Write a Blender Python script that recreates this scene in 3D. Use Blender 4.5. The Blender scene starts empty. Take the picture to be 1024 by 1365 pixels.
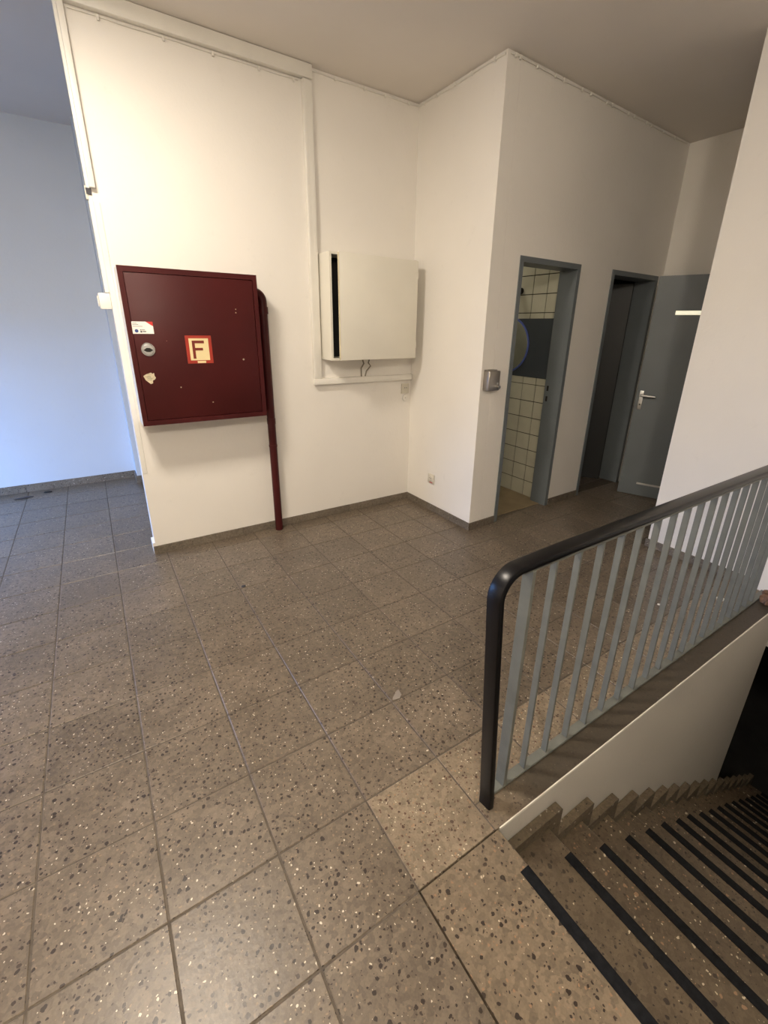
import bpy, bmesh, math, random
from mathutils import Vector, Matrix
random.seed(7)
C = bpy.context.scene.collection
SC = bpy.context.scene

# ------------------------------------------------------------------ camera
cam_d = bpy.data.cameras.new('camera'); cam = bpy.data.objects.new('camera', cam_d); C.objects.link(cam)
R_ = Vector((0.8388, -0.5443, 0.0157)); F_ = Vector((0.5169, 0.7868, -0.3374))
F_.normalize(); R_ = (R_ - F_ * R_.dot(F_)).normalized(); U_ = R_.cross(F_)
cam.matrix_world = Matrix(((R_.x, U_.x, -F_.x, 0), (R_.y, U_.y, -F_.y, 0), (R_.z, U_.z, -F_.z, 1.55), (0, 0, 0, 1)))
cam_d.sensor_fit = 'HORIZONTAL'; cam_d.sensor_width = 36.0
cam_d.lens = 593.68 / 1024 * 36.0
cam_d.shift_x = (512 - 519.84) / 1024; cam_d.shift_y = (648.65 - 682.5) / 1024
cam_d.clip_start = 0.05; cam_d.clip_end = 60
SC.camera = cam

# ------------------------------------------------------------------ world and lights
W = bpy.data.worlds.new('sky'); SC.world = W; W.use_nodes = True
bg = W.node_tree.nodes['Background']; bg.inputs[0].default_value = (0.22, 0.46, 1.0, 1); bg.inputs[1].default_value = 14.0
def area(name, loc, rot, sx, sy, power, col, portal=False):
    d = bpy.data.lights.new(name, 'AREA'); d.shape = 'RECTANGLE'; d.size = sx; d.size_y = sy
    d.energy = power; d.color = col
    o = bpy.data.objects.new(name, d); C.objects.link(o); o.location = loc; o.rotation_euler = rot
    if portal: d.cycles.is_portal = True
    return o
WARM = (1.0, 0.885, 0.74)
area('ceiling_light', (-0.22, 1.98, 3.06), (0, 0, 0), 0.46, 0.36, 58, WARM)
gl = bpy.data.lights.new('added_fill_light', 'POINT'); gl.energy = 118; gl.color = WARM; gl.shadow_soft_size = 0.16  # added point light, out of view, lifting the walls and ceiling
go = bpy.data.objects.new('added_fill_light', gl); C.objects.link(go); go.location = (-0.55, -0.9, 2.72)
area('washroom_fill_light', (3.0, 3.4, 2.50), (0, 0, 0), 0.3, 0.3, 2.2, WARM)  # added unseen light that brightens the washroom tiles
area('window_light', (-2.26, 4.25, 0.89), (0, math.radians(-90), 0), 1.6, 1.5, 1, (1, 1, 1), portal=True)

SC.view_settings.view_transform = 'Standard'; SC.view_settings.look = 'None'
SC.view_settings.gamma = 1; SC.view_settings.use_curve_mapping = False
SC.view_settings.exposure = 0.28

# ------------------------------------------------------------------ materials
def new_mat(name):
    m = bpy.data.materials.new(name); m.use_nodes = True
    return m, m.node_tree, m.node_tree.nodes['Principled BSDF']
def N(nt, t, **kw):
    n = nt.nodes.new(t)
    for k, v in kw.items():
        if k.startswith('i_'): n.inputs[int(k[2:])].default_value = v
        else: setattr(n, k, v)
    return n
def L(nt, a, b): nt.links.new(a, b)
def mth(nt, op, a, b=None, clamp=False):
    n = nt.nodes.new('ShaderNodeMath'); n.operation = op; n.use_clamp = clamp
    for i, v in enumerate((a, b)):
        if v is None: continue
        if isinstance(v, (int, float)): n.inputs[i].default_value = v
        else: L(nt, v, n.inputs[i])
    return n.outputs[0]
def mix(nt, fac, a, b, mode='MIX'):
    n = nt.nodes.new('ShaderNodeMix'); n.data_type = 'RGBA'; n.blend_type = mode
    if isinstance(fac, (int, float)): n.inputs[0].default_value = fac
    else: L(nt, fac, n.inputs[0])
    for i, v in ((6, a), (7, b)):
        if isinstance(v, tuple): n.inputs[i].default_value = (*v, 1) if len(v) == 3 else v
        else: L(nt, v, n.inputs[i])
    return n.outputs[2]
def pos(nt):
    return nt.nodes.new('ShaderNodeNewGeometry').outputs['Position']
def ramp(nt, fac, stops):
    n = nt.nodes.new('ShaderNodeValToRGB'); L(nt, fac, n.inputs[0])
    e = n.color_ramp.elements
    e[0].position, e[0].color = stops[0][0], (*stops[0][1], 1)
    e[1].position, e[1].color = stops[-1][0], (*stops[-1][1], 1)
    for p, c in stops[1:-1]:
        k = e.new(p); k.color = (*c, 1)
    return n.outputs[0]
def noise(nt, scale, detail=3, vec=None, rough=0.5):
    n = nt.nodes.new('ShaderNodeTexNoise'); n.inputs['Scale'].default_value = scale
    n.inputs['Detail'].default_value = detail; n.inputs['Roughness'].default_value = rough
    L(nt, vec or pos(nt), n.inputs['Vector']); return n.outputs[0]
def bump(nt, b, h, strength, dist):
    n = nt.nodes.new('ShaderNodeBump'); n.inputs['Strength'].default_value = strength
    n.inputs['Distance'].default_value = dist; L(nt, h, n.inputs['Height']); L(nt, n.outputs[0], b.inputs['Normal'])
def plain(name, col, rough=0.5, metal=0.0, var=0.0, vs=6.0, bmp=0.0, spec=0.5):
    m, nt, b = new_mat(name)
    b.inputs['Roughness'].default_value = rough; b.inputs['Metallic'].default_value = metal
    b.inputs['Specular IOR Level'].default_value = spec
    f = noise(nt, vs, 4)
    lo = tuple(c * (1 - var) for c in col); hi = tuple(min(1, c * (1 + var)) for c in col)
    L(nt, ramp(nt, f, [(0.3, lo), (0.7, hi)]), b.inputs['Base Color'])
    if bmp: bump(nt, b, noise(nt, vs * 12, 2), bmp, 0.002)
    return m
def paint(name, col, soil=0.0, scale=55.0, strength=0.25):
    m, nt, b = new_mat(name); b.inputs['Roughness'].default_value = 0.62
    b.inputs['Specular IOR Level'].default_value = 0.3
    f = noise(nt, 2.2, 4)
    c = ramp(nt, f, [(0.3, tuple(x * 0.965 for x in col)), (0.7, col)])
    s = noise(nt, 9.0, 5, rough=0.7)
    sm = mth(nt, 'MULTIPLY', mth(nt, 'SUBTRACT', s, 0.62, clamp=True), 2.2 * (0.5 + soil), clamp=True)
    c = mix(nt, sm, c, tuple(x * 0.8 for x in col))
    L(nt, c, b.inputs['Base Color'])
    h = mth(nt, 'ADD', mth(nt, 'MULTIPLY', noise(nt, scale, 3), 0.5), mth(nt, 'MULTIPLY', noise(nt, 7, 2), 1.0))
    bump(nt, b, h, strength, 0.006)
    return m
def terrazzo(name, base, dark, light, tan, s1=54.0, s2=100.0, amount=0.80, tint=0.22, rough=(0.26, 0.44), grime=None):
    m, nt, b = new_mat(name)
    p = pos(nt)
    oi = nt.nodes.new('ShaderNodeObjectInfo')
    add = nt.nodes.new('ShaderNodeVectorMath'); add.operation = 'MULTIPLY_ADD'
    nz = nt.nodes.new('ShaderNodeTexNoise'); nz.inputs['Scale'].default_value = 70; L(nt, p, nz.inputs['Vector'])
    L(nt, nz.outputs['Color'], add.inputs[0]); add.inputs[1].default_value = (0.013,) * 3; L(nt, p, add.inputs[2])
    pv = add.outputs[0]
    big = noise(nt, 5.0, 5, p, 0.6)
    col = ramp(nt, big, [(0.25, tuple(x * 0.78 for x in base)), (0.75, tuple(x * 1.14 for x in base))])
    fine = noise(nt, 160, 2, p)
    col = mix(nt, 0.5, col, ramp(nt, fine, [(0.3, (0.42,) * 3), (0.7, (0.60,) * 3)]), 'OVERLAY')
    va = nt.nodes.new('ShaderNodeTexVoronoi'); va.inputs['Scale'].default_value = s2 * 0.8; L(nt, pv, va.inputs['Vector'])
    sa = nt.nodes.new('ShaderNodeSeparateColor'); L(nt, va.outputs['Color'], sa.inputs[0])
    agg = ramp(nt, sa.outputs[0], [(0.0, (0.30,) * 3), (0.5, (0.5,) * 3), (1.0, (0.68,) * 3)])
    col = mix(nt, 0.55, col, agg, 'OVERLAY')
    for sc, k in ((s2, 0.8), (s1, 1.0)):
        v = nt.nodes.new('ShaderNodeTexVoronoi'); v.inputs['Scale'].default_value = sc; L(nt, pv, v.inputs['Vector'])
        sep = nt.nodes.new('ShaderNodeSeparateColor'); L(nt, v.outputs['Color'], sep.inputs[0])
        thr = mth(nt, 'ADD', mth(nt, 'MULTIPLY', sep.outputs[0], 0.23), 0.11)
        on = mth(nt, 'LESS_THAN', v.outputs['Distance'], thr)
        keep = mth(nt, 'LESS_THAN', sep.outputs[1], amount * k)
        msk = mth(nt, 'MULTIPLY', mth(nt, 'MULTIPLY', on, keep), 0.95)
        cc = ramp(nt, sep.outputs[2], [(0.0, dark), (0.44, dark), (0.45, tuple(x * 1.7 for x in dark)), (0.60, tan), (0.78, tan), (0.80, light), (1.0, light)])
        cc.node.color_ramp.interpolation = 'CONSTANT'
        col = mix(nt, msk, col, cc)
    tv = mth(nt, 'ADD', mth(nt, 'MULTIPLY', oi.outputs['Random'], tint), 1.0 - tint / 2)
    tc = nt.nodes.new('ShaderNodeCombineColor')
    L(nt, tv, tc.inputs[0]); L(nt, tv, tc.inputs[1]); L(nt, mth(nt, 'MULTIPLY', tv, 0.985), tc.inputs[2])
    col = mix(nt, 1.0, col, tc.outputs[0], 'MULTIPLY')
    # smeared dirt left by mopping
    st = noise(nt, 2.3, 6, p, 0.65)
    dm = mth(nt, 'MULTIPLY', mth(nt, 'SUBTRACT', st, 0.50, clamp=True), 2.2, clamp=True)
    col = mix(nt, dm, col, tuple(x * 0.72 for x in base))
    if grime:  # trodden dirt on the kerb between railing and stair edge (a stain on the stone)
        sx = nt.nodes.new('ShaderNodeSeparateXYZ'); L(nt, p, sx.inputs[0])
        wob = mth(nt, 'MULTIPLY', mth(nt, 'SUBTRACT', noise(nt, 14, 4, p), 0.5), 0.10)
        a = mth(nt, 'MULTIPLY', mth(nt, 'SUBTRACT', 0.745, mth(nt, 'ADD', sx.outputs[1], mth(nt, 'MULTIPLY', wob, 0.35))), 40, clamp=True)
        c_ = mth(nt, 'MULTIPLY', mth(nt, 'SUBTRACT', mth(nt, 'ADD', sx.outputs[0], wob), 0.93), 6, clamp=True)
        col = mix(nt, mth(nt, 'MULTIPLY', mth(nt, 'MULTIPLY', a, c_), 0.85), col, grime)
    L(nt, col, b.inputs['Base Color'])
    rr = mth(nt, 'ADD', mth(nt, 'MULTIPLY', big, rough[1] - rough[0]), rough[0])
    L(nt, rr, b.inputs['Roughness']); b.inputs['Specular IOR Level'].default_value = 0.5
    bump(nt, b, mth(nt, 'ADD', noise(nt, 90, 3, p), mth(nt, 'MULTIPLY', noise(nt, 9, 2, p), 1.5)), 0.22, 0.0015)
    return m

M = {}
M['wall'] = paint('white_wall_paint', (0.86, 0.825, 0.765), 0.3)
M['wall_hall'] = paint('hall_paint_daylight_tint', (0.62, 0.675, 0.74), 0.2)  # blue daylight and the dimmer upper wall are put into this colour
M['ceiling'] = paint('ceiling_paint', (0.80, 0.75, 0.69), 0.0, 20, 0.12)
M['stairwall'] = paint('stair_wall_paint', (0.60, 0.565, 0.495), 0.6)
M['basement'] = plain('unlit_basement_dark', (0.035, 0.033, 0.03), 0.9, var=0.2)  # near-black colour stands in for the unlit space below the stairs
M['asphalt'] = plain('asphalt', (0.10, 0.10, 0.10), 0.9, var=0.2)
DK, LT, TN = (0.022, 0.014, 0.010), (0.62, 0.56, 0.45), (0.24, 0.175, 0.115)
M['tile'] = terrazzo('terrazzo_tile', (0.152, 0.120, 0.088), DK, LT, TN)
M['tile_red'] = terrazzo('reddish_terrazzo_tile', (0.225, 0.178, 0.125), (0.055, 0.026, 0.017), (0.66, 0.58, 0.44), (0.32, 0.20, 0.12), 62, 105, 0.85, 0.10,
                         grime=(0.062, 0.050, 0.037))
M['landing'] = terrazzo('landing_terrazzo', (0.185, 0.143, 0.098), DK, (0.55, 0.47, 0.34), (0.28, 0.17, 0.10), 50, 96, 0.72, 0.0, (0.3, 0.45))
M['kerb'] = terrazzo('worn_kerb_terrazzo', (0.180, 0.140, 0.098), (0.045, 0.026, 0.017), (0.50, 0.44, 0.34), (0.25, 0.17, 0.10), 62, 105, 0.6, 0.0, (0.4, 0.6), grime=(0.046, 0.037, 0.026))
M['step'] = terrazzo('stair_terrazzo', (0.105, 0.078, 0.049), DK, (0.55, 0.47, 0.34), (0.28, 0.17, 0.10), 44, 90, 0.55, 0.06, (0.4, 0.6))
M['skirting'] = terrazzo('skirting_terrazzo', (0.175, 0.145, 0.11), DK, (0.4, 0.36, 0.3), TN, 60, 110, 0.4, 0.22, (0.5, 0.7))
M['stairskirt'] = terrazzo('stair_skirting_terrazzo', (0.135, 0.105, 0.068), DK, (0.4, 0.36, 0.3), TN, 60, 110, 0.3, 0.10, (0.5, 0.7))
M['grout'] = plain('joint_mortar', (0.108, 0.089, 0.070), 0.85, var=0.25, vs=30)
M['gray'] = plain('blue_grey_door_paint', (0.150, 0.170, 0.182), 0.42, var=0.05, vs=4, bmp=0.15)
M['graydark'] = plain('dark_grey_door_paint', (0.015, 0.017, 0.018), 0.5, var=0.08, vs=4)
M['panelblue'] = plain('dark_slate_panel', (0.055, 0.066, 0.078), 0.35, var=0.08, vs=3)
M['railgray'] = plain('railing_grey_paint', (0.150, 0.156, 0.138), 0.40, var=0.10, vs=18, bmp=0.2)
M['black'] = plain('black_plastic_handrail', (0.0045, 0.0042, 0.005), 0.30, var=0.2, vs=8, spec=0.32)
M['strip'] = plain('black_rubber_strip', (0.007, 0.0075, 0.009), 0.85, var=0.4, vs=60, bmp=0.3, spec=0.2)
M['whitepl'] = plain('white_plastic', (0.80, 0.775, 0.71), 0.42, var=0.03)
M['whitemetal'] = plain('cream_lacquered_metal', (0.80, 0.77, 0.675), 0.38, var=0.03, vs=3)
M['cream'] = plain('cream_edge', (0.62, 0.55, 0.38), 0.6, var=0.1)
M['dark'] = plain('dark_interior', (0.012, 0.011, 0.009), 0.8, var=0.3)
M['steel'] = plain('brushed_steel', (0.42, 0.39, 0.35), 0.36, 1.0, var=0.12, vs=12)
M['chrome'] = plain('chrome', (0.72, 0.72, 0.70), 0.22, 1.0, var=0.04)
M['alu'] = plain('satin_aluminium', (0.62, 0.62, 0.60), 0.38, 0.85, var=0.04)
M['tilewhite'] = plain('cream_wall_tile', (0.60, 0.59, 0.47), 0.22, var=0.06, vs=7)
M['tilejoint'] = plain('wall_tile_joint', (0.055, 0.048, 0.032), 0.9, var=0.2)
M['wcfloor'] = plain('washroom_floor', (0.30, 0.23, 0.13), 0.5, var=0.15, vs=8)
M['porcelain'] = plain('white_porcelain', (0.78, 0.78, 0.74), 0.15, var=0.02)
M['mirror'] = plain('mirror_glass', (0.75, 0.78, 0.78), 0.03, 1.0)
M['rimblue'] = plain('blue_mirror_rim', (0.10, 0.14, 0.42), 0.3, var=0.1)
M['dust'] = plain('brown_crumpled_debris', (0.22, 0.13, 0.09), 0.9, var=0.5, vs=60, bmp=0.6)
M['paper'] = plain('white_paper', (0.86, 0.84, 0.78), 0.8, var=0.02)
M['ink'] = plain('dark_ink', (0.05, 0.05, 0.06), 0.7)
M['inkblue'] = plain('blue_ink', (0.04, 0.07, 0.22), 0.7)
M['inkred'] = plain('red_print', (0.55, 0.03, 0.025), 0.5, var=0.08)
M['signcream'] = plain('cream_sign_print', (0.80, 0.66, 0.36), 0.5, var=0.05)
M['signred'] = plain('red_sign_print', (0.36, 0.03, 0.015), 0.5, var=0.08)
M['signF'] = plain('dark_red_letter', (0.19, 0.022, 0.012), 0.5, var=0.1)
M['stickerold'] = plain('torn_cream_sticker', (0.58, 0.50, 0.34), 0.8, var=0.2, vs=60)
M['cable'] = plain('grey_cable', (0.25, 0.22, 0.17), 0.6)
M['oldwhite'] = plain('yellowed_white_plastic', (0.66, 0.62, 0.52), 0.5, var=0.05)
M['bulbpane'] = None
m, nt, b = new_mat('lit_frosted_pane'); M['bulbpane'] = m
b.inputs['Base Color'].default_value = (0.8, 0.78, 0.62, 1); b.inputs['Emission Color'].default_value = (1, 0.93, 0.68, 1)
b.inputs['Emission Strength'].default_value = 0.62
# fire cabinet red with small chips in the paint
m, nt, b = new_mat('dark_red_enamel'); M['red'] = m
c = ramp(nt, noise(nt, 3.0, 4), [(0.3, (0.050, 0.0074, 0.0076)), (0.7, (0.066, 0.0095, 0.0095))])
ch = mth(nt, 'GREATER_THAN', noise(nt, 26, 4, rough=0.6), 0.745)
L(nt, mix(nt, mth(nt, 'MULTIPLY', ch, 0.55), c, (0.55, 0.33, 0.24)), b.inputs['Base Color'])
b.inputs['Roughness'].default_value = 0.40; b.inputs['Specular IOR Level'].default_value = 0.25
bump(nt, b, noise(nt, 10, 2), 0.1, 0.003)

# ------------------------------------------------------------------ helpers
def mb(): return bmesh.new()
def bx(bm, x0, x1, y0, y1, z0, z1, mat=None):
    vs = [bm.verts.new((x, y, z)) for x in (x0, x1) for y in (y0, y1) for z in (z0, z1)]
    if mat is not None:
        for v in vs: v.co = mat @ v.co
    fs = [(0, 1, 3, 2), (4, 6, 7, 5), (0, 4, 5, 1), (2, 3, 7, 6), (0, 2, 6, 4), (1, 5, 7, 3)]
    for f in fs: bm.faces.new([vs[i] for i in f])
    return bm
def prism(bm, pts, z0, z1, axis='z', mat=None):
    """pts 2-D outline, extruded along axis (z: pts=(x,y); y: pts=(x,z); x: pts=(y,z))"""
    def P(p, h):
        v = {'z': (p[0], p[1], h), 'y': (p[0], h, p[1]), 'x': (h, p[0], p[1])}[axis]
        v = Vector(v); return mat @ v if mat is not None else v
    a = [bm.verts.new(P(p, z0)) for p in pts]; b = [bm.verts.new(P(p, z1)) for p in pts]
    n = len(pts)
    bm.faces.new(a[::-1]); bm.faces.new(b)
    for i in range(n): bm.faces.new((a[i], a[(i + 1) % n], b[(i + 1) % n], b[i]))
    return bm
def cyl(bm, p0, p1, r0, r1=None, n=16):
    p0, p1 = Vector(p0), Vector(p1); r1 = r0 if r1 is None else r1
    d = (p1 - p0).normalized(); u = d.orthogonal().normalized(); w = d.cross(u)
    A = [bm.verts.new(p0 + (u * math.cos(t) + w * math.sin(t)) * r0) for t in [2 * math.pi * i / n for i in range(n)]]
    B = [bm.verts.new(p1 + (u * math.cos(t) + w * math.sin(t)) * r1) for t in [2 * math.pi * i / n for i in range(n)]]
    bm.faces.new(A[::-1]); bm.faces.new(B)
    for i in range(n): bm.faces.new((A[i], A[(i + 1) % n], B[(i + 1) % n], B[i]))
    return bm
def tube(bm, path, r, n=12):
    path = [Vector(p) for p in path]; rings = []
    u = None
    for i, p in enumerate(path):
        t = ((path[min(i + 1, len(path) - 1)] - path[max(i - 1, 0)])).normalized()
        u = t.orthogonal().normalized() if u is None else (u - t * u.dot(t)).normalized()
        w = t.cross(u)
        rings.append([bm.verts.new(p + (u * math.cos(2 * math.pi * k / n) + w * math.sin(2 * math.pi * k / n)) * r) for k in range(n)])
    bm.faces.new(rings[0][::-1]); bm.faces.new(rings[-1])
    for a, b in zip(rings, rings[1:]):
        for k in range(n): bm.faces.new((a[k], a[(k + 1) % n], b[(k + 1) % n], b[k]))
    return bm
def obj(name, bm, mat, parent=None, bevel=0.0, seg=2, smooth=False):
    bmesh.ops.recalc_face_normals(bm, faces=bm.faces)
    me = bpy.data.meshes.new(name)
    if bevel:
        bmesh.ops.bevel(bm, geom=list(bm.edges), offset=bevel, segments=seg, affect='EDGES', profile=0.5, clamp_overlap=True)
    bm.to_mesh(me); bm.free()
    me.materials.append(mat)
    o = bpy.data.objects.new(name, me); C.objects.link(o)
    if smooth or bevel:
        for p in me.polygons: p.use_smooth = True
        try: me.set_sharp_from_angle(angle=math.radians(35))
        except Exception: pass
    if parent is not None:
        o.parent = parent; o.matrix_parent_inverse = parent.matrix_world.inverted()
        if parent.type == 'EMPTY': o.matrix_parent_inverse = Matrix.Translation(-parent.location)
    return o
def thing(name, label, cat, loc, group=None):
    o = bpy.data.objects.new(name, None); C.objects.link(o); o.location = loc; o.empty_display_size = 0.1
    o['label'] = label; o['category'] = cat
    if group: o['group'] = group
    return o
def tag(o, label, cat, group=None):
    o['label'] = label; o['category'] = cat
    if group: o['group'] = group
    return o
def struct(name, bm=None, mat=None, loc=(0, 0, 0)):
    if bm is None:
        o = bpy.data.objects.new(name, None); C.objects.link(o); o.location = loc
    else: o = obj(name, bm, mat)
    o['kind'] = 'structure'; return o

# ------------------------------------------------------------------ key dimensions (metres)
YA, XL, H = 3.267, 0.1655, 3.09
OC = Vector((2.3576, 2.409, 0)); ANG = math.atan2(2.489 - 2.409, 4.6945 - 2.3576)
MC = Matrix.Translation(OC) @ Matrix.Rotation(ANG, 4, 'Z')       # along the door wall: x = along, y = into the wall
XE, YE = 3.346, 1.488
KY = 0.632            # edge of the stairwell

# ------------------------------------------------------------------ shell
b = mb(); bx(b, -2.4, 0.54, -4.4, 5.45, -0.25, -0.0022); bx(b, 0.54, 4.85, KY + 0.004, 5.45, -0.25, -0.0022)
bx(b, XE, 6.1, -1.1, KY + 0.004, -0.25, -0.0022); bx(b, 4.85, 6.1, KY + 0.004, 1.9, -0.25, -0.0022)
floor = struct('floor', b, M['grout'])
b = mb(); bx(b, -2.4, 6.1, -4.4, 5.45, H, H + 0.12); struct('ceiling', b, M['ceiling'])
b = mb(); bx(b, XL, 2.347, YA, YA + 0.12, 0, H); struct('wall_back', b, M['wall'])
b = mb(); prism(b, [(2.347, YA), (2.3576, 2.409), (2.4775, 2.4132), (2.467, YA + 0.12), (2.347, YA + 0.12)], 0, H); struct('wall_return', b, M['wall'])
# wall with the two door openings (local: u along, v into the wall)
U1A, U1B, U2A, U2B = 0.315, 0.985, 1.49, 2.215; DH = 2.01
b = mb()
for u0, u1, z0, z1 in ((0.121, U1A, 0, H), (U1B, U2A, 0, H), (U2B, 2.338, 0, H), (U1A, U1B, DH, H), (U2A, U2B, DH, H)):
    bx(b, u0, u1, 0, 0.15, z0, z1, MC)
struct('wall_doors', b, M['wall'])
b = mb(); bx(b, 4.6945, 4.82, 0.8, 2.66, 0, H); struct('wall_end', b, M['wall'])
b = mb(); bx(b, XE, XE + 0.12, KY + 0.01, YE, 0.0, H); bx(b, XE, XE + 0.12, -1.0, KY + 0.01, -0.35, H); struct('wall_right', b, M['wall'])
b = mb(); bx(b, XE + 0.12, 4.6945, 0.8, 0.92, 0, H); struct('wall_corridor', b, M['wall'])
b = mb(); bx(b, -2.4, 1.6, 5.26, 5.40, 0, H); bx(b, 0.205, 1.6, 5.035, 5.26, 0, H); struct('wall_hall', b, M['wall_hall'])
b = mb(); bx(b, 1.5, 1.6, YA + 0.12, 5.035, 0, H); struct('wall_hall_side', b, M['wall'])
b = mb()   # left wall with the hallway's glass opening (outside the frame, it lets the daylight in)
for y0, y1, z0, z1 in ((-4.4, 3.5, 0, H), (5.0, 5.45, 0, H), (3.5, 5.0, 0, 0.08), (3.5, 5.0, 1.55, H)):
    bx(b, -2.4, -2.28, y0, y1, z0, z1)
struct('wall_left', b, M['wall'])
b = mb(); bx(b, -2.4, 0.6, -4.4, -4.28, 0, H); struct('wall_behind', b, M['wall'])
b = mb(); bx(b, 0.48, 0.6, -4.28, -1.1, 0, H); struct('wall_behind_side', b, M['wall'])
b = mb(); bx(b, 0.48, XE + 0.12, -1.1, -0.98, -3.1, H); struct('wall_stairs_far', b, M['stairwall'])
b = mb(); bx(b, 0.90, 3.30, KY, KY + 0.12, -3.1, -0.25); bx(b, 0.872, 3.30, KY, KY + 0.02, -0.25, -0.0107); struct('wall_stairs', b, M['stairwall'])
b = mb(); prism(b, [(0.872, KY + 0.0022), (3.30, KY + 0.0022), (3.30, KY - 0.003), (0.872, KY - 0.0025)], -0.0105, -0.0015); struct('trim_1', b, M['whitemetal'])
b = mb(); bx(b, 6.0, 6.1, -1.1, 1.9, -3.1, -0.25); bx(b, 3.18, 6.1, 1.8, 1.9, -3.1, -0.25); bx(b, XE + 0.12, 6.1, -1.1, -0.98, -3.1, -0.25)
bx(b, 3.18, 3.30, KY + 0.12, 1.8, -3.1, -0.25)
bx(b, 0.50, 0.60, -0.98, 1.9, -3.1, -0.25); bx(b, 0.60, 0.90, KY, KY + 0.12, -3.1, -0.25)
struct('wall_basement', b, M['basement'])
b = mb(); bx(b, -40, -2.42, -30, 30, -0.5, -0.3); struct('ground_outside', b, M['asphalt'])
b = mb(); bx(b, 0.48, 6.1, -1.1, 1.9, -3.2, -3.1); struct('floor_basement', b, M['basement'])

# ------------------------------------------------------------------ floor tiles
T = 0.312; G = 0.0058
def tile_mesh(name, mat):
    b = mb(); s = T / 2 - G / 2; c = 0.0016
    lo = [b.verts.new((x * s, y * s, -0.02)) for x, y in ((-1, -1), (1, -1), (1, 1), (-1, 1))]
    mi = [b.verts.new((x * s, y * s, -c)) for x, y in ((-1, -1), (1, -1), (1, 1), (-1, 1))]
    hi = [b.verts.new((x * (s - c), y * (s - c), 0)) for x, y in ((-1, -1), (1, -1), (1, 1), (-1, 1))]
    b.faces.new(hi)
    for a_, b_ in ((lo, mi), (mi, hi)):
        for i in range(4): b.faces.new((a_[i], a_[(i + 1) % 4], b_[(i + 1) % 4], b_[i]))
    me = bpy.data.meshes.new(name); b.to_mesh(me); b.free(); me.materials.append(mat); return me
tm, tmr = tile_mesh('floor_tile', M['tile']), tile_mesh('reddish_floor_tile', M['tile_red'])
tmk = tmr.copy()
for v in tmk.vertices:
    if v.co.y < 0: v.co.y += 0.098
rest = mb(); ntile = 0
for i in range(-10, 15):
    for j in range(-14, 16):
        cx, cy = 0.5425 + T * (i + .5), 0.633 + T * (j + .5)
        if i >= 0 and j < 0: continue
        if cx > XE and cy < YE + 0.0: continue
        if cy > 2.48 and cx > 2.36: continue
        if cy > YA + 0.06 and cx > XL + 0.35: continue
        if cy > 5.30 or cx < -2.3 or cx > 4.6: continue
        red = (j == 0 and i >= 0)
        kerb = (j == 0 and i >= 1)
        seen = (cy > 0.3 and cx > -0.75 - 0.1 * max(0, cy - 2)) and not (cy > YA and cx < -1.1)
        if seen and ntile < 300:
            o = bpy.data.objects.new('floor_tile', (tmk if kerb else tmr) if red else tm); C.objects.link(o); o.parent = floor
            o.location = (cx, cy, random.uniform(-0.0002, 0.0002))
            o.rotation_euler = (random.uniform(-.0006, .0006), random.uniform(-.0006, .0006), 0); ntile += 1
        else:
            bx(rest, cx - T / 2 + .002, cx + T / 2 - .002, cy - T / 2 + .002, cy + T / 2 - .002, -0.02, 0)
b = mb(); bx(b, 0.8570, XE, 0.6335, 0.7285, -0.02, -0.0003); obj('kerb_stone', b, M['kerb'], floor, bevel=0.0015, seg=1)
o = obj('tile_field', rest, M['tile'], floor); o['kind'] = 'stuff'
b = mb(); bx(b, 2.49, 3.385, 2.58, 4.25, -0.004, 0.004); bx(b, 2.685, 3.33, 2.50, 2.58, -0.004, 0.004); o = struct('floor_washroom', b, M['wcfloor'])

# ------------------------------------------------------------------ skirting made of terrazzo pieces
def skirting(name, p0, p1, h=0.062, t=0.012, piece=0.312):
    p0, p1 = Vector((*p0, 0)), Vector((*p1, 0)); d = (p1 - p0); ln = d.length; d.normalize()
    mat = Matrix.Translation(p0) @ Matrix.Rotation(math.atan2(d.y, d.x), 4, 'Z')   # face lies on -v side
    b = mb(); bx(b, 0, ln, -t * 0.5, 0.0, 0.001, h - 0.002, mat); root = struct(name, b, M['grout'])
    x = 0.0
    while x < ln - 0.01:
        x1 = min(x + piece, ln); b = mb()
        bx(b, x + 0.0012, x1 - 0.0012, -t, -t * 0.45, 0.001, h + random.uniform(-.0015, .0015), mat)
        obj('skirting_tile', b, M['skirting'], root); x = x1
skirting('baseboard_back', (XL - 0.012, YA), (2.347, YA))
skirting('baseboard_return', (2.347, YA - 0.012), (2.3576, 2.409 - 0.012))
v = MC @ Vector((U1A - 0.03, 0, 0)); skirting('baseboard_doors', (2.347, 2.409), (v.x, v.y))
v0 = MC @ Vector((U1B + 0.03, 0, 0)); v1 = MC @ Vector((U2A - 0.03, 0, 0)); skirting('baseboard_doors_middle', (v0.x, v0.y), (v1.x, v1.y))
skirting('baseboard_hall', (-2.28, 5.26), (0.193, 5.26), 0.075); skirting('baseboard_hall_side', (0.205, 5.25), (0.205, 5.035), 0.075)
skirting('baseboard_hall_pier', (0.193, 5.035), (1.5, 5.035), 0.075)
skirting('baseboard_right', (XE, YE + 0.012), (XE, 0.80), 0.062)
b = mb(); bx(b, XL - 0.014, XL, YA, YA + 0.115, 0.004, 0.085); struct('baseboard_wall_end', b, M['whitepl'])

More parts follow.
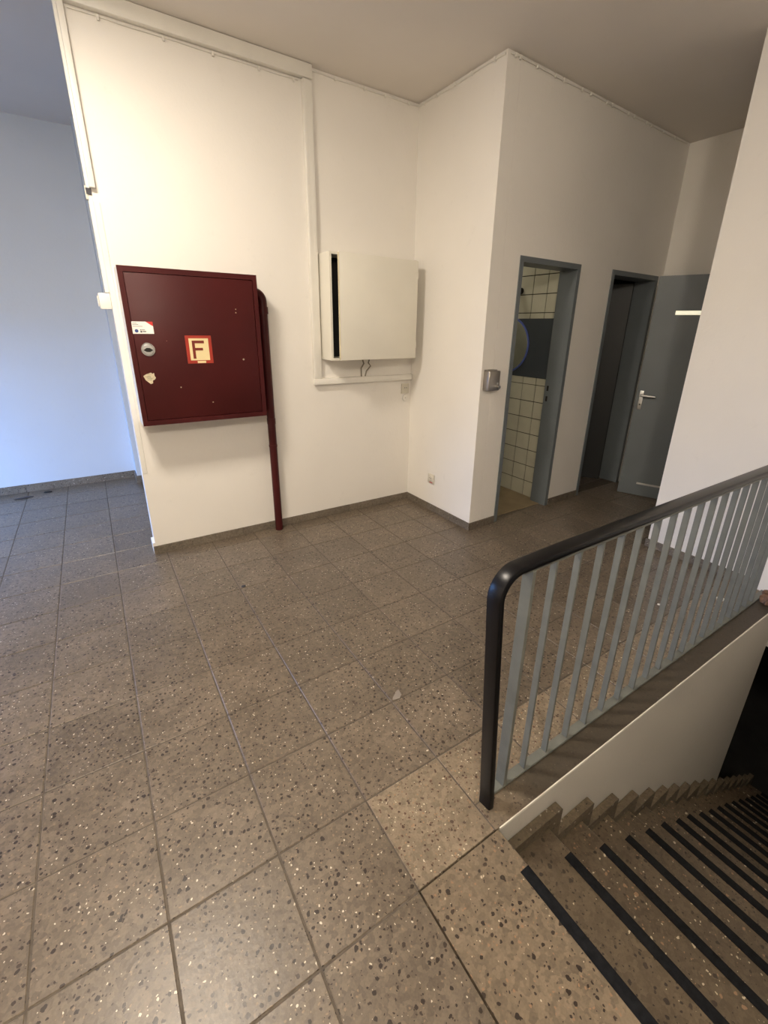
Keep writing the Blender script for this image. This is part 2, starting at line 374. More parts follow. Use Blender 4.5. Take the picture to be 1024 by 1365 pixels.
# ------------------------------------------------------------------ staircase
stair = thing('staircase', 'brown terrazzo staircase with black anti-slip strips descending beside the white stairwell wall', 'staircase', (0.865, 0, 0))
NS = 17; ex = [0.866]; ez = [0.0]
for k in range(1, NS + 1):
    if k <= 7: ex.append(0.866 + 0.253 * k - 0.006 * k * k); ez.append(-(0.163 * k - 0.004 * k * k))
    else: ex.append(ex[-1] + 0.187); ez.append(ez[-1] - 0.122)
YN = -0.975
def step_mesh(x0, x1, z, zlow):
    b = mb(); prism(b, [(x0, z - 0.05), (x1 - 0.012, z - 0.05), (x1 - 0.012, zlow), (x1 - 0.03, zlow), (x1 - 0.03, z - 0.05 - 0.001), (x1 - 0.03, z - 0.052), (x0, z - 0.052)], YN, KY - 0.004, 'y')
    return b
for k in range(NS + 1):
    x1, z = ex[k], ez[k]; x0 = 0.545 if k == 0 else ex[k - 1] - 0.028
    zl = ez[k + 1] if k < NS else z - 0.125
    yb = KY - 0.002
    b = mb()
    prism(b, [(x0, z), (x1 - 0.004, z), (x1, z - 0.004), (x1, z - 0.045), (x1 - 0.012, z - 0.05), (x1 - 0.012, zl + 0.0005), (x1 - 0.028, zl + 0.0005), (x1 - 0.028, z - 0.055), (x0, z - 0.055)], YN, yb, 'y')
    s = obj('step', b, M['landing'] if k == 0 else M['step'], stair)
    b = mb(); prism(b, [(x1 - 0.036, z), (x1 - 0.002, z), (x1 - 0.002, z + 0.0025), (x1 - 0.036, z + 0.0025)], YN + 0.06, 0.505 + random.uniform(-.006, .006), 'y')
    st = obj('anti_slip_strip', b, M['strip'], s)
    if k > 0:
        xp = ex[k - 1]; a, hh = 0.068, 0.052
        znx = ez[k + 1] if k < NS else z - 0.125
        # stepped stone skirting: flat leg along the tread, upright leg down the riser
        pts = [(xp + (a if k > 1 else 0.0), z + hh), (x1 + a - 0.006, z + hh), (x1 + a, z + hh - 0.006), (x1 + a, znx + 0.001), (x1 + 0.0005, znx + 0.001), (x1 + 0.0005, z + 0.001), (xp + (a if k > 1 else 0.0), z + 0.001)]
        b = mb(); prism(b, pts, KY - 0.034, KY - 0.0025, 'y'); obj('stair_skirting', b, M['stairskirt'], stair)
    elif k == 0:
        pts = [(x1 + 0.0005, -0.03), (x1 + 0.045, -0.06), (x1 + 0.072, ez[1] + 0.038), (x1 + 0.072, ez[1] + 0.001), (x1 + 0.0005, ez[1] + 0.001)]

# ------------------------------------------------------------------ railing
rail = thing('stair_railing', 'grey barred stair railing with a rounded black handrail along the stairwell edge', 'railing', (0.9, 0.737, 0))
RY = 0.737
prof = [(-0.025, -0.010), (-0.024, -0.0115), (0.024, -0.0115), (0.025, -0.010), (0.025, 0.006), (0.0235, 0.009), (0.019, 0.0105), (-0.019, 0.0105), (-0.0235, 0.009), (-0.025, 0.006)]
path = [(0.8865, 0.712, 0.0005), (0.893, 0.718, 0.040), (0.892, 0.721, 0.075)]
for t in [i / 8 for i in range(1, 9)]: path.append((0.892 - 0.0445 * t, 0.721 + 0.016 * t, 0.075 + 0.75 * t))
cx, cz, rr_ = 0.8475 + 0.085, 0.825, 0.085
for i in range(1, 11):
    a = math.radians(180 - 85 * i / 10); path.append((cx + rr_ * math.cos(a), RY, cz + rr_ * math.sin(a)))
lx, lz = path[-1][0], path[-1][2]
path += [(lx + 0.25, RY, lz + 0.004), (2.2, RY, 0.916), (XE - 0.002, RY, 0.918)]
b = mb(); rings = []
for i, p in enumerate(path):
    p = Vector(p); t = (Vector(path[min(i + 1, len(path) - 1)]) - Vector(path[max(i - 1, 0)])).normalized()
    y = Vector((0, 1, 0)); n = (t.cross(y)).normalized() * -1   # outward normal
    if n.x > 0 and t.z > 0.5: n = -n
    if t.z < 0.5 and n.z < 0: n = -n
    w = t.cross(n).normalized(); 
    if w.y < 0: w = -w
    rings.append([b.verts.new(p + w * q[0] + n * q[1]) for q in prof])
b.faces.new(rings[0]); b.faces.new(rings[-1][::-1])
for a_, c_ in zip(rings, rings[1:]):
    for k in range(len(prof)): b.faces.new((a_[k], a_[(k + 1) % len(prof)], c_[(k + 1) % len(prof)], c_[k]))
o = obj('handrail', b, M['black'], rail, smooth=True); o['label'] = 'black plastic handrail bending down into the end post'
b = mb(); bx(b, 0.905, XE - 0.002, RY - 0.017, RY + 0.017, 0.001, 0.011); obj('base_bar', b, M['railgray'], rail, bevel=0.0015, seg=1)
b = mb(); bx(b, 0.94, XE - 0.002, RY - 0.016, RY + 0.016, 0.886, 0.895); obj('top_bar', b, M['railgray'], rail)
b = mb(); bx(b, 0.976, 0.990, RY - 0.020, RY + 0.020, 0.011, 0.888); obj('end_bar', b, M['railgray'], rail, bevel=0.0015, seg=1)
bb = mb(); bx(bb, -0.004, 0.004, -0.012, 0.012, 0, 0.874); bal0 = None
for k in range(19):
    x = 1.096 + 0.1255 * k - 0.0007 * k * k
    if x > XE - 0.04: break
    if bal0 is None:
        o = obj('baluster', bb, M['railgray'], rail, bevel=0.001, seg=1); bal0 = o
        o.matrix_parent_inverse = Matrix.Translation(-rail.location)
    else:
        o = bal0.copy(); C.objects.link(o)
    o.location = (x, RY + random.uniform(-.001, .001), 0.012); o.rotation_euler = (0, random.uniform(-.002, .002), random.uniform(-.05, .05))

# ------------------------------------------------------------------ fire hose cabinet
FX0, FX1, FY, FZ0, FZ1 = 0.208, 0.978, 3.075, 0.952, 1.846
fc = thing('fire_hose_cabinet', 'dark red wall cabinet with an F sign and stickers on its door', 'fire cabinet', ((FX0 + FX1) / 2, YA, FZ0))
b = mb(); bx(b, FX0 + 0.003, FX1, FY + 0.022, YA, FZ0, FZ1); obj('body', b, M['red'], fc)
b = mb()   # front frame around the inset door
f = 0.030
for q in ((FX0, FX1, FZ1 - f, FZ1), (FX0, FX1, FZ0, FZ0 + f), (FX0, FX0 + f * 0.9, FZ0 + f, FZ1 - f), (FX1 - f * 0.9, FX1, FZ0 + f, FZ1 - f)):
    bx(b, q[0], q[1], FY, FY + 0.022, q[2], q[3])
obj('front_frame', b, M['red'], fc)
b = mb(); bx(b, FX0 + 0.029, FX1 - 0.029, FY + 0.003, FY + 0.0215, FZ0 + 0.032, FZ1 - 0.032); door = obj('door', b, M['red'], fc, bevel=0.003, seg=2)
b = mb(); bx(b, FX0 - 0.001, FX0 + 0.003, FY + 0.002, YA, FZ0 + 0.002, FZ1 - 0.002); o = obj('side_panel', b, M['whitepl'], fc); o['label'] = 'white-painted side of the cabinet'
FD = FY + 0.003
lk = (0.300, 1.402)
b = mb(); cyl(b, (lk[0], FD, lk[1]), (lk[0], FD - 0.006, lk[1]), 0.040, 0.037, 28); ring = obj('lock_rosette', b, M['chrome'], fc, smooth=True)
b = mb(); cyl(b, (lk[0], FD - 0.006, lk[1]), (lk[0], FD - 0.010, lk[1]), 0.031, 0.027, 28); obj('lock_disc', b, M['alu'], ring, smooth=True)
b = mb(); prism(b, [(lk[0] - 0.026, lk[1] - 0.003), (lk[0] - 0.008, lk[1] + 0.010), (lk[0] + 0.010, lk[1] + 0.009), (lk[0] + 0.026, lk[1] - 0.003), (lk[0] + 0.008, lk[1] - 0.013), (lk[0] - 0.010, lk[1] - 0.012)], FD - 0.012, FD - 0.010, 'y'); obj('lock_grip', b, M['dark'], ring)
def flat(name, pts, mat, parent, y, th=0.0008, label=None):
    b = mb(); prism(b, pts, y - th, y, 'y'); o = obj(name, b, mat, parent)
    if label: o['label'] = label
    return o
def rect(x0, x1, z0, z1): return [(x0, z0), (x1, z0), (x1, z1), (x0, z1)]
stk = flat('inspection_sticker', rect(0.232, 0.345, 1.490, 1.557), M['paper'], fc, FD, label='cream inspection sticker with a red corner and small print')
flat('red_corner', [(0.308, 1.557), (0.345, 1.557), (0.345, 1.532)], M['inkred'], stk, FD - 0.0008)
b = mb(); cyl(b, (0.256, FD - 0.0008, 1.506), (0.256, FD - 0.0014, 1.506), 0.0095, n=20); obj('blue_dot', b, M['inkblue'], stk)
b = mb()
for q in ((0.275, 0.284, 1.497, 1.506), (0.275, 0.281, 1.509, 1.514), (0.283, 0.300, 1.510, 1.513), (0.287, 0.305, 1.500, 1.505), (0.240, 0.290, 1.530, 1.532), (0.240, 0.270, 1.540, 1.542), (0.240, 0.262, 1.547, 1.549)):
    bx(b, q[0], q[1], FD - 0.0014, FD - 0.0008, q[2], q[3])
obj('small_print', b, M['ink'], stk)
torn = [(0.252, 1.252), (0.270, 1.262), (0.295, 1.270), (0.303, 1.262), (0.311, 1.268), (0.312, 1.250), (0.318, 1.240), (0.310, 1.228), (0.299, 1.224), (0.298, 1.208), (0.286, 1.203), (0.274, 1.214), (0.262, 1.226), (0.256, 1.240)]
ts_ = flat('torn_sticker', torn, M['stickerold'], fc, FD, label='torn cream sticker below the lock')
b = mb()
for q in ((0.268, 0.292, 1.244, 1.247), (0.272, 0.300, 1.236, 1.239), (0.276, 0.296, 1.228, 1.230)): bx(b, q[0], q[1], FD - 0.0014, FD - 0.0008, q[2], q[3])
obj('faded_print', b, M['cable'], ts_)
sx0, sx1, sz0, sz1 = 0.509, 0.661, 1.316, 1.482
sg = flat('hydrant_sign', rect(sx0, sx1, sz0, sz1), M['signred'], fc, FD, 0.0012, 'square red-bordered cream sign with the letter F')
y = FD - 0.0012
flat('cream_field', rect(sx0 + 0.019, sx1 - 0.019, sz0 + 0.019, sz1 - 0.017), M['signcream'], sg, y)
b = mb()
for q in ((0.545, 0.561, 1.345, 1.452), (0.561, 0.616, 1.436, 1.452), (0.561, 0.606, 1.394, 1.409)): bx(b, q[0], q[1], y - 0.0016, y - 0.0008, q[2], q[3])
obj('letter_f', b, M['signF'], sg)
flat('small_white_label', rect(0.566, 0.616, 1.318, 1.331), M['signcream'], sg, y, 0.0009)
for x, z, r in ((0.852, 1.334, .006), (0.83, 1.62, .0035), (0.831, 1.64, .003), (0.45, 1.175, .004), (0.63, 1.07, .004)): b = mb(); cyl(b, (x, FD, z), (x, FD - 0.0006, z), r, n=10); obj('paint_chip', b, M['stickerold'], door)
# riser pipe
pp = thing('riser_pipe', 'dark red vertical water pipe running from the cabinet down to the floor', 'pipe', (1.052, YA - 0.045, 0))
PX, PY = 1.052, YA - 0.050
pts = [(PX, PY, 0.0), (PX, PY, 0.9), (PX, PY, 1.70)]
for i in range(1, 8):
    a = math.radians(90 * i / 7); pts.append((PX - 0.055 + 0.055 * math.cos(a), PY, 1.70 + 0.055 * math.sin(a)))
pts.append((FX1 + 0.001, PY, 1.755))
b = mb(); tube(b, pts, 0.0285, 18); obj('pipe_run', b, M['red'], pp, smooth=True)
for z0, z1, r in ((1.62, 1.665, 0.034), (0.86, 0.90, 0.031), (0.685, 0.70, 0.031)):
    b = mb(); cyl(b, (PX, PY, z0), (PX, PY, z1), r, n=20); obj('collar', b, M['red'], pp, smooth=True)
b = mb(); bx(b, PX - 0.012, PX + 0.012, PY + 0.02, YA, 0.55, 0.57); obj('bracket', b, M['red'], pp)

# ------------------------------------------------------------------ white distribution cabinet
WX0, WX1, WZ0, WZ1 = 1.497, 2.245, 1.310, 2.033; WY = 3.085
wc = thing('distribution_cabinet', 'cream metal wall cabinet with its door slightly ajar beside the corner', 'cabinet', ((WX0 + WX1) / 2, YA, WZ0))
t = 0.016; b = mb()
YB = YA - 0.0015
bx(b, WX0, WX0 + t, WY, YB, WZ0, WZ1); bx(b, WX1 - t, WX1, WY, YB, WZ0, WZ1); bx(b, WX0 + t, WX1 - t, WY, YB, WZ0, WZ0 + t); bx(b, WX0 + t, WX1 - t, WY, YB, WZ1 - t, WZ1)
obj('carcass', b, M['whitemetal'], wc)
b = mb(); bx(b, WX0 + t, WX1 - t, YA - 0.01, YA - 0.002, WZ0 + t, WZ1 - t); obj('back_plate', b, M['dark'], wc)
dm_ = Matrix.Translation((WX1 - 0.006, WY - 0.004, 0)) @ Matrix.Rotation(math.radians(4.4), 4, 'Z')
b = mb(); bx(b, -0.710, 0, -0.020, -0.002, WZ0 + 0.004, WZ1 - 0.006, dm_); d = obj('door', b, M['whitemetal'], wc, bevel=0.0025, seg=2)
b = mb(); bx(b, -0.7115, -0.709, -0.019, -0.003, WZ0 + 0.01, WZ1 - 0.012, dm_); o = obj('edge_band', b, M['cream'], d); o['label'] = 'yellowed door edge'
for z in (1.42, 1.93):
    b = mb(); cyl(b, (WX1 + 0.002, WY - 0.010, z - 0.025), (WX1 + 0.002, WY - 0.010, z + 0.025), 0.006, n=10); obj('hinge', b, M['whitemetal'], wc)
b = mb(); tube(b, [(2.08, YA - 0.03, WZ1 + 0.004), (2.14, YA - 0.05, WZ1 + 0.012), (2.22, YA - 0.06, WZ1 + 0.006)], 0.0035, 6); obj('loose_wire', b, M['cable'], wc)
b = mb()
tube(b, [(1.83, 3.22, WZ0 - 0.0), (1.842, 3.215, 1.27), (1.82, 3.22, 1.235), (1.825, 3.225, 1.17)], 0.006, 8)
tube(b, [(1.90, 3.22, WZ0 - 0.0), (1.882, 3.212, 1.275), (1.905, 3.215, 1.25), (1.868, 3.22, 1.21), (1.86, 3.225, 1.17)], 0.0055, 8)
tag(obj('cable_pair', b, M['cable'], smooth=True), 'two short grey cables hanging between the cream cabinet and the trunking', 'cable')

# ------------------------------------------------------------------ trunking
tr = thing('cable_trunking', 'white angular cable trunking framing the back wall and running under the cream cabinet', 'trunking', (1.45, YA, 1.12))
def duct(x0, x1, z0, z1, d=0.036):
    b = mb(); bx(b, x0, x1, YA - d, YA, z0, z1); o = obj('duct', b, M['whitepl'], tr, bevel=0.003, seg=2); return o
duct(1.420, 1.482, 1.166, 3.012, 0.034)
duct(1.420, 2.335, 1.120, 1.165, 0.038)
duct(0.172, 1.482, 3.014, 3.088, 0.045)
duct(0.158, 0.187, 2.235, 3.012, 0.032)
b = mb(); bx(b, 1.424, 1.438, YA - 0.037, YA - 0.034, 1.17, 3.01); obj('lid_edge', b, M['whitepl'], tr)
# cover on the wall corner, thin duct on the wall's end face and its junction box
tag(obj('wall_cover_plate', bx(mb(), XL + 0.001, 0.196, YA - 0.004, YA, 0.60, 2.172), M['whitepl'], bevel=0.0015, seg=1), 'flat white cover strip on the wall corner left of the red cabinet', 'cover strip')
e = thing('corner_duct', 'thin white duct on the wall end running down to a small switch box', 'cable duct', (XL, YA + 0.06, 1.715))
b = mb(); bx(b, XL - 0.022, XL, YA + 0.004, YA + 0.040, 1.712, 3.05); obj('duct', b, M['whitepl'], e, bevel=0.002, seg=1)
b = mb(); bx(b, XL - 0.030, XL - 0.020, YA - 0.002, YA + 0.03, 2.18, 2.245); obj('broken_lid', b, M['oldwhite'], e)
b = mb(); bx(b, XL - 0.026, XL - 0.0, YA - 0.004, YA + 0.004, 2.205, 2.235); obj('open_end', b, M['ink'], e)
sb = thing('switch_box', 'small white box on the wall end left of the red cabinet', 'switch', (XL, YA + 0.04, 1.625))
b = mb(); bx(b, XL - 0.060, XL, YA + 0.004, YA + 0.084, 1.622, 1.710); hs = obj('housing', b, M['whitepl'], sb, bevel=0.005, seg=2)
b = mb(); bx(b, XL - 0.067, XL - 0.0605, YA + 0.016, YA + 0.072, 1.636, 1.696); obj('rocker', b, M['whitepl'], sb, bevel=0.003, seg=1)

# sockets
so = thing('wall_socket', 'white socket below the trunking near the corner', 'socket', (2.285, YA, 1.0))
b = mb(); bx(b, 2.245, 2.325, YA - 0.012, YA, 1.000, 1.086); pl = obj('plate', b, M['oldwhite'], so, bevel=0.005, seg=2)
b = mb(); cyl(b, (2.285, YA - 0.0122, 1.050), (2.285, YA - 0.015, 1.050), 0.027, 0.026, 20); ins = obj('insert', b, M['oldwhite'], so, smooth=True)
b = mb()
for dx in (-0.009, 0.009): cyl(b, (2.285 + dx, YA - 0.0152, 1.050), (2.285 + dx, YA - 0.0156, 1.050), 0.004, n=8)
obj('pin_holes', b, M['ink'], ins)
cp = thing('blanking_cap', 'small round white cap directly below the wall socket', 'cap', (2.29, YA, 0.96))
b = mb(); cyl(b, (2.29, YA, 0.962), (2.29, YA - 0.008, 0.962), 0.031, 0.027, 22); obj('cap_disc', b, M['whitepl'], cp, smooth=True)
b = mb(); cyl(b, (2.29, YA - 0.008, 0.962), (2.29, YA - 0.0095, 0.962), 0.004, n=8); obj('screw', b, M['steel'], cp)
s2 = thing('low_socket', 'white socket low on the return wall above the skirting', 'socket', (2.352, 2.91, 0.26))
b = mb(); bx(b, 2.340, 2.3505, 2.868, 2.952, 0.255, 0.340); obj('plate', b, M['oldwhite'], s2, bevel=0.004, seg=2)
b = mb(); cyl(b, (2.3398, 2.912, 0.304), (2.337, 2.912, 0.304), 0.026, 0.025, 20); ins = obj('insert', b, M['oldwhite'], s2, smooth=True)
b = mb()
for dy in (-0.009, 0.009): cyl(b, (2.3368, 2.912 + dy, 0.304), (2.3364, 2.912 + dy, 0.304), 0.004, n=8)
obj('pin_holes', b, M['ink'], ins)
b = mb(); bx(b, 2.3392, 2.3399, 2.882, 2.925, 0.262, 0.269); o = obj('red_mark', b, M['inkred'], s2); o['label'] = 'faded red marking strip'

# cable nailed along the ceiling edge
cc = thing('ceiling_cable', 'thin white painted cable clipped along the ceiling edge over the doors', 'cable', (2.36, 2.40, 3.05))
pts = [MC @ Vector((u, -0.008, 3.072 + 0.003 * math.sin(u * 9))) for u in [0.02 + i * 0.09 for i in range(26)]]
b = mb(); tube(b, pts, 0.005, 6); obj('cable_run', b, M['whitepl'], cc, smooth=True)
b0 = None
for u in (0.06, 0.10, 0.26, 0.44, 0.53, 0.73, 0.83, 1.03, 1.10, 1.32, 1.40, 1.58, 1.66, 1.85, 2.05):
    b = mb(); bx(b, -0.007, 0.007, -0.016, -0.001, 3.060, 3.083, MC @ Matrix.Translation((u, 0, 0)))
    o = obj('clip', b, M['whitepl'], cc, bevel=0.003, seg=1)
c2_ = thing('return_cable', 'thin white painted cable along the ceiling edge of the return wall', 'cable', (2.345, 2.85, 3.05))
b = mb(); tube(b, [(2.341 + 0.0106 * i / 10, 3.255 - 0.0836 * i, 3.070 + 0.003 * math.sin(i)) for i in range(11)], 0.005, 6); obj('cable_run', b, M['whitepl'], c2_, smooth=True)
for y in (3.2, 3.05, 2.86, 2.70, 2.50):
    b = mb(); bx(b, 2.334, 2.3475 + (3.267 - y) * 0.012, y - 0.007, y + 0.007, 3.060, 3.082); obj('clip', b, M['whitepl'], c2_, bevel=0.003, seg=1)
c3_ = thing('niche_cable', 'thin white painted cable along the ceiling edge above the cream cabinet', 'cable', (1.9, YA, 3.05))
b = mb(); tube(b, [(1.49 + 0.084 * i, YA - 0.007, 3.072 + 0.003 * math.sin(i * 2)) for i in range(11)], 0.005, 6); obj('cable_run', b, M['whitepl'], c3_, smooth=True)
for x in (1.66, 1.88, 2.05, 2.25):
    b = mb(); bx(b, x - 0.007, x + 0.007, YA - 0.015, YA - 0.001, 3.060, 3.082); obj('clip', b, M['whitepl'], c3_, bevel=0.003, seg=1)
c4_ = thing('duct_cable', 'thin white cable clipped just below the trunking along the top of the wall', 'cable', (0.8, YA, 3.0))
b = mb(); tube(b, [(0.20 + 0.12 * i, YA - 0.006, 3.002 + 0.002 * math.sin(i * 2)) for i in range(11)], 0.004, 6); obj('cable_run', b, M['whitepl'], c4_, smooth=True)
for x in (0.33, 0.63, 0.886, 1.15, 1.37):
    b = mb(); bx(b, x - 0.007, x + 0.007, YA - 0.015, YA - 0.001, 2.985, 3.010); obj('clip', b, M['whitepl'], c4_, bevel=0.003, seg=1)

# ------------------------------------------------------------------ doors
def frame(name, ua, ub, depth, top=2.035, face=0.026):
    r = struct(name, loc=(MC @ Vector((ua, 0, 0))))
    b = mb(); th = 0.012
    # faces on the wall, jamb linings through the wall
    bx(b, ua - face, ua + th, -0.006, 0.006, 0.001, top, MC); bx(b, ub - th, ub + face, -0.006, 0.006, 0.001, top, MC)
    bx(b, ua + th, ub - th, -0.006, 0.006, top - face - th, top, MC)
    bx(b, ua, ua + th, 0.006, depth, 0.001, top - face - th, MC); bx(b, ub - th, ub, 0.006, depth, 0.001, top - face - th, MC)
    bx(b, ua, ub, 0.006, depth, top - face - th, top - face, MC)
    o = obj('door_frame', b, M['gray'], r)
    return r
d1 = frame('door_1', U1A, U1B, 0.158)
b = mb(); um = U1B - 0.012
for z in (1.075, 0.985): bx(b, um - 0.002, um, 0.118, 0.136, z - 0.032, z + 0.012, MC)
obj('latch_hole', b, M['dark'], d1)
d2 = frame('door_2', U2A, U2B, 0.19)
hp = MC @ Vector((U2B - 0.055, 0.175, 0)); lm = Matrix.Translation(hp) @ Matrix.Rotation(math.radians(124), 4, 'Z')
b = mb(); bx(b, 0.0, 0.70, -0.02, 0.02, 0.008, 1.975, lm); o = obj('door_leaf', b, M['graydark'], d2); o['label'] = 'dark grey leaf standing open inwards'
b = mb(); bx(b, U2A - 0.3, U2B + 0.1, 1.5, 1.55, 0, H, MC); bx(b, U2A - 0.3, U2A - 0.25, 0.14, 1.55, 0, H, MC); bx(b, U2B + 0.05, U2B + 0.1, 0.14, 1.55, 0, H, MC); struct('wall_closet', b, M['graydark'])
b = mb(); bx(b, U2A - 0.25, U2B + 0.05, 0.155, 1.5, -0.003, 0.0, MC); struct('floor_closet', b, M['tile'])
# third door: open leaf in front of the end wall
la = Vector((4.290, 2.303, 0)); lb = Vector((4.600, 1.500, 0)); dd = (lb - la)
lw = dd.length; lmx = Matrix.Translation(la) @ Matrix.Rotation(math.atan2(dd.y, dd.x), 4, 'Z')   # u from latch edge to hinge; face seen on -v side
d3 = struct('door_3', loc=lb)
b = mb()
za, zb, zs0, zs1 = 0.008, 2.004, 1.688, 1.722
us0, us1 = 0.175, 0.62; ul0, ul1 = 0.155, 0.62; zl0, zl1 = 0.118, 0.140
tl = 0.04
bx(b, 0, lw, 0, tl, za, zl0, lmx); bx(b, 0, lw, 0, tl, zl1, zs0, lmx); bx(b, 0, lw, 0, tl, zs1, zb, lmx)
bx(b, 0, us0, 0, tl, zs0, zs1, lmx); bx(b, us1, lw, 0, tl, zs0, zs1, lmx)
bx(b, 0, ul0, 0, tl, zl0, zl1, lmx); bx(b, ul1, lw, 0, tl, zl0, zl1, lmx)
leaf = obj('door_leaf', b, M['gray'], d3)
b = mb(); bx(b, us0, us1, 0.010, 0.016, zs0, zs1, lmx); o = obj('sight_slot', b, M['bulbpane'], d3); o['label'] = 'narrow lit frosted pane'
b = mb(); bx(b, ul0, ul1, 0.016, 0.022, zl0, zl1, lmx); obj('vent_slot', b, M['alu'], d3)
hz = 0.985
hd = None
b = mb(); bx(b, 0.028, 0.062, -0.008, -0.0002, hz - 0.135, hz + 0.040, lmx); hd = obj('handle_plate', b, M['alu'], d3, bevel=0.003, seg=2)
b = mb(); tube(b, [lmx @ Vector(q) for q in ((0.046, -0.008, hz), (0.046, -0.045, hz), (0.055, -0.054, hz), (0.075, -0.056, hz), (0.165, -0.056, hz - 0.004))], 0.0095, 10); obj('lever', b, M['alu'], hd, smooth=True)
b = mb(); bx(b, 0.030, 0.062, -0.020, -0.008, hz - 0.014, hz + 0.018, lmx); obj('lever_collar', b, M['alu'], hd)
b = mb(); v = lmx @ Vector((0.044, -0.0083, hz - 0.088)); v2 = lmx @ Vector((0.044, -0.009, hz - 0.088)); cyl(b, v, v2, 0.007, n=10); obj('keyhole', b, M['dark'], hd)
b = mb(); cyl(b, lb + Vector((0.02, 0, 0.25)), lb + Vector((0.02, 0, 0.33)), 0.009, n=10); cyl(b, lb + Vector((0.02, 0, 1.7)), lb + Vector((0.02, 0, 1.78)), 0.009, n=10); obj('hinge', b, M['steel'], d3)

# ------------------------------------------------------------------ washroom seen through the first door
WX = 3.400
b = mb(); bx(b, WX, WX + 0.1, 2.585, 4.3, 0, 2.62); tw = struct('wall_washroom', b, M['tilejoint'])
b = mb(); bx(b, 2.48, WX, 4.25, 4.3, 0, 2.6); bx(b, 2.47, 2.49, 2.55, 4.3, 0, 2.62); struct('wall_washroom_back', b, M['tilewhite'])
b = mb(); prism(b, [(2.48, 2.565), (WX + 0.1, 2.601), (WX + 0.1, 4.3), (2.48, 4.3)], 2.6, 2.66); struct('ceiling_washroom', b, M['ceiling'])
TP = 0.1535
tb = mb(); bx(tb, -0.006, 0, 0.0038, TP - 0.0038, 0.0038, TP - 0.0038); 
bmesh.ops.recalc_face_normals(tb, faces=tb.faces); tme = bpy.data.meshes.new('wall_tile'); tb.to_mesh(tme); tb.free(); tme.materials.append(M['tilewhite'])
def tiles_at(zlist, hlist=None):
    for z in zlist:
        for k in range(0, 8):
            y = 2.605 + TP * k - 0.014
            if k == 0: y = 2.605 - 0.014
            o = bpy.data.objects.new('wall_tile', tme); C.objects.link(o); o.parent = tw; o.location = (WX - 0.0005, y + 0.014, z)
            o.rotation_euler = (0, random.uniform(-.004, .004), random.uniform(-.004, .004))
tiles_at([-0.005 + TP * i for i in range(7)])
tiles_at([1.688 + TP * i for i in range(6)])
for zz, hh in ((1.070, 0.062), (1.640, 0.046)):
    for k in range(8):
        o = bpy.data.objects.new('wall_tile', tme); C.objects.link(o); o.parent = tw; o.location = (WX - 0.0005, 2.605 + TP * k, zz); o.scale = (1, 1, hh / TP)
b = mb(); bx(b, WX - 0.014, WX - 0.001, 2.605, 3.85, 1.134, 1.639); pn = obj('slate_panel', b, M['panelblue'], tw)
mi = thing('round_mirror', 'round mirror with a blue rim on the washroom wall', 'mirror', (WX - 0.014, 3.13, 1.16))
b = mb(); cyl(b, (WX - 0.0145, 3.13, 1.405), (WX - 0.022, 3.13, 1.405), 0.250, n=48); obj('rim', b, M['rimblue'], mi, smooth=True)
b = mb(); cyl(b, (WX - 0.0222, 3.13, 1.405), (WX - 0.026, 3.13, 1.405), 0.236, n=48); obj('mirror_glass', b, M['mirror'], mi, smooth=True)
ws = thing('washbasin', 'small white washbasin on the tiled wall below the round mirror', 'washbasin', (WX, 3.27, 0.7))
b = mb()
out = [(WX - 0.001, 3.07), (WX - 0.001, 3.47), (3.14, 3.47), (3.09, 3.44), (3.07, 3.38), (3.07, 3.16), (3.09, 3.10), (3.14, 3.07)]
inn = [(WX - 0.07, 3.11), (WX - 0.07, 3.43), (3.15, 3.43), (3.12, 3.41), (3.11, 3.37), (3.11, 3.17), (3.12, 3.13), (3.15, 3.11)]
def ringv(pts, z, s=1.0):
    return [b.verts.new(((p[0] - WX) * s + WX, (p[1] - 3.27) * s + 3.27, z)) for p in pts]
r0, r1, r2, r3, r4 = ringv(out, 0.66, 0.8), ringv(out, 0.755), ringv(out, 0.77), ringv(inn, 0.768), ringv(inn, 0.69, 0.9)
b.faces.new(r0[::-1])
for a_, c_ in ((r0, r1), (r1, r2), (r2, r3), (r3, r4)):
    for i in range(8): b.faces.new((a_[i], a_[(i + 1) % 8], c_[(i + 1) % 8], c_[i]))
b.faces.new(r4); obj('bowl', b, M['porcelain'], ws, smooth=True)
b = mb(); tube(b, [(WX - 0.045, 3.10, 0.77), (WX - 0.045, 3.10, 0.86), (WX - 0.05, 3.10, 0.885), (WX - 0.08, 3.11, 0.89)], 0.011, 10); obj('tap', b, M['chrome'], ws, smooth=True)
b = mb(); tube(b, [(3.28, 3.2, 0.665), (3.28, 3.2, 0.54), (3.285, 3.18, 0.49), (3.30, 3.14, 0.475), (3.32, 3.10, 0.49), (3.33, 3.10, 0.54), (3.36, 3.10, 0.56), (WX - 0.008, 3.10, 0.56)], 0.017, 10); obj('trap', b, M['dark'], ws, smooth=True)
tl_ = thing('wall_lamp', 'small dark spotlight on the washroom tiles above the mirror', 'lamp', (WX, 3.04, 1.86))
b = mb(); cyl(b, (WX - 0.008, 3.045, 1.875), (WX - 0.03, 3.045, 1.875), 0.028, n=16); obj('base', b, M['dark'], tl_, smooth=True)
b = mb(); cyl(b, (WX - 0.03, 3.045, 1.885), (WX - 0.11, 3.06, 1.865), 0.022, 0.044, 16); obj('shade', b, M['dark'], tl_, smooth=True)

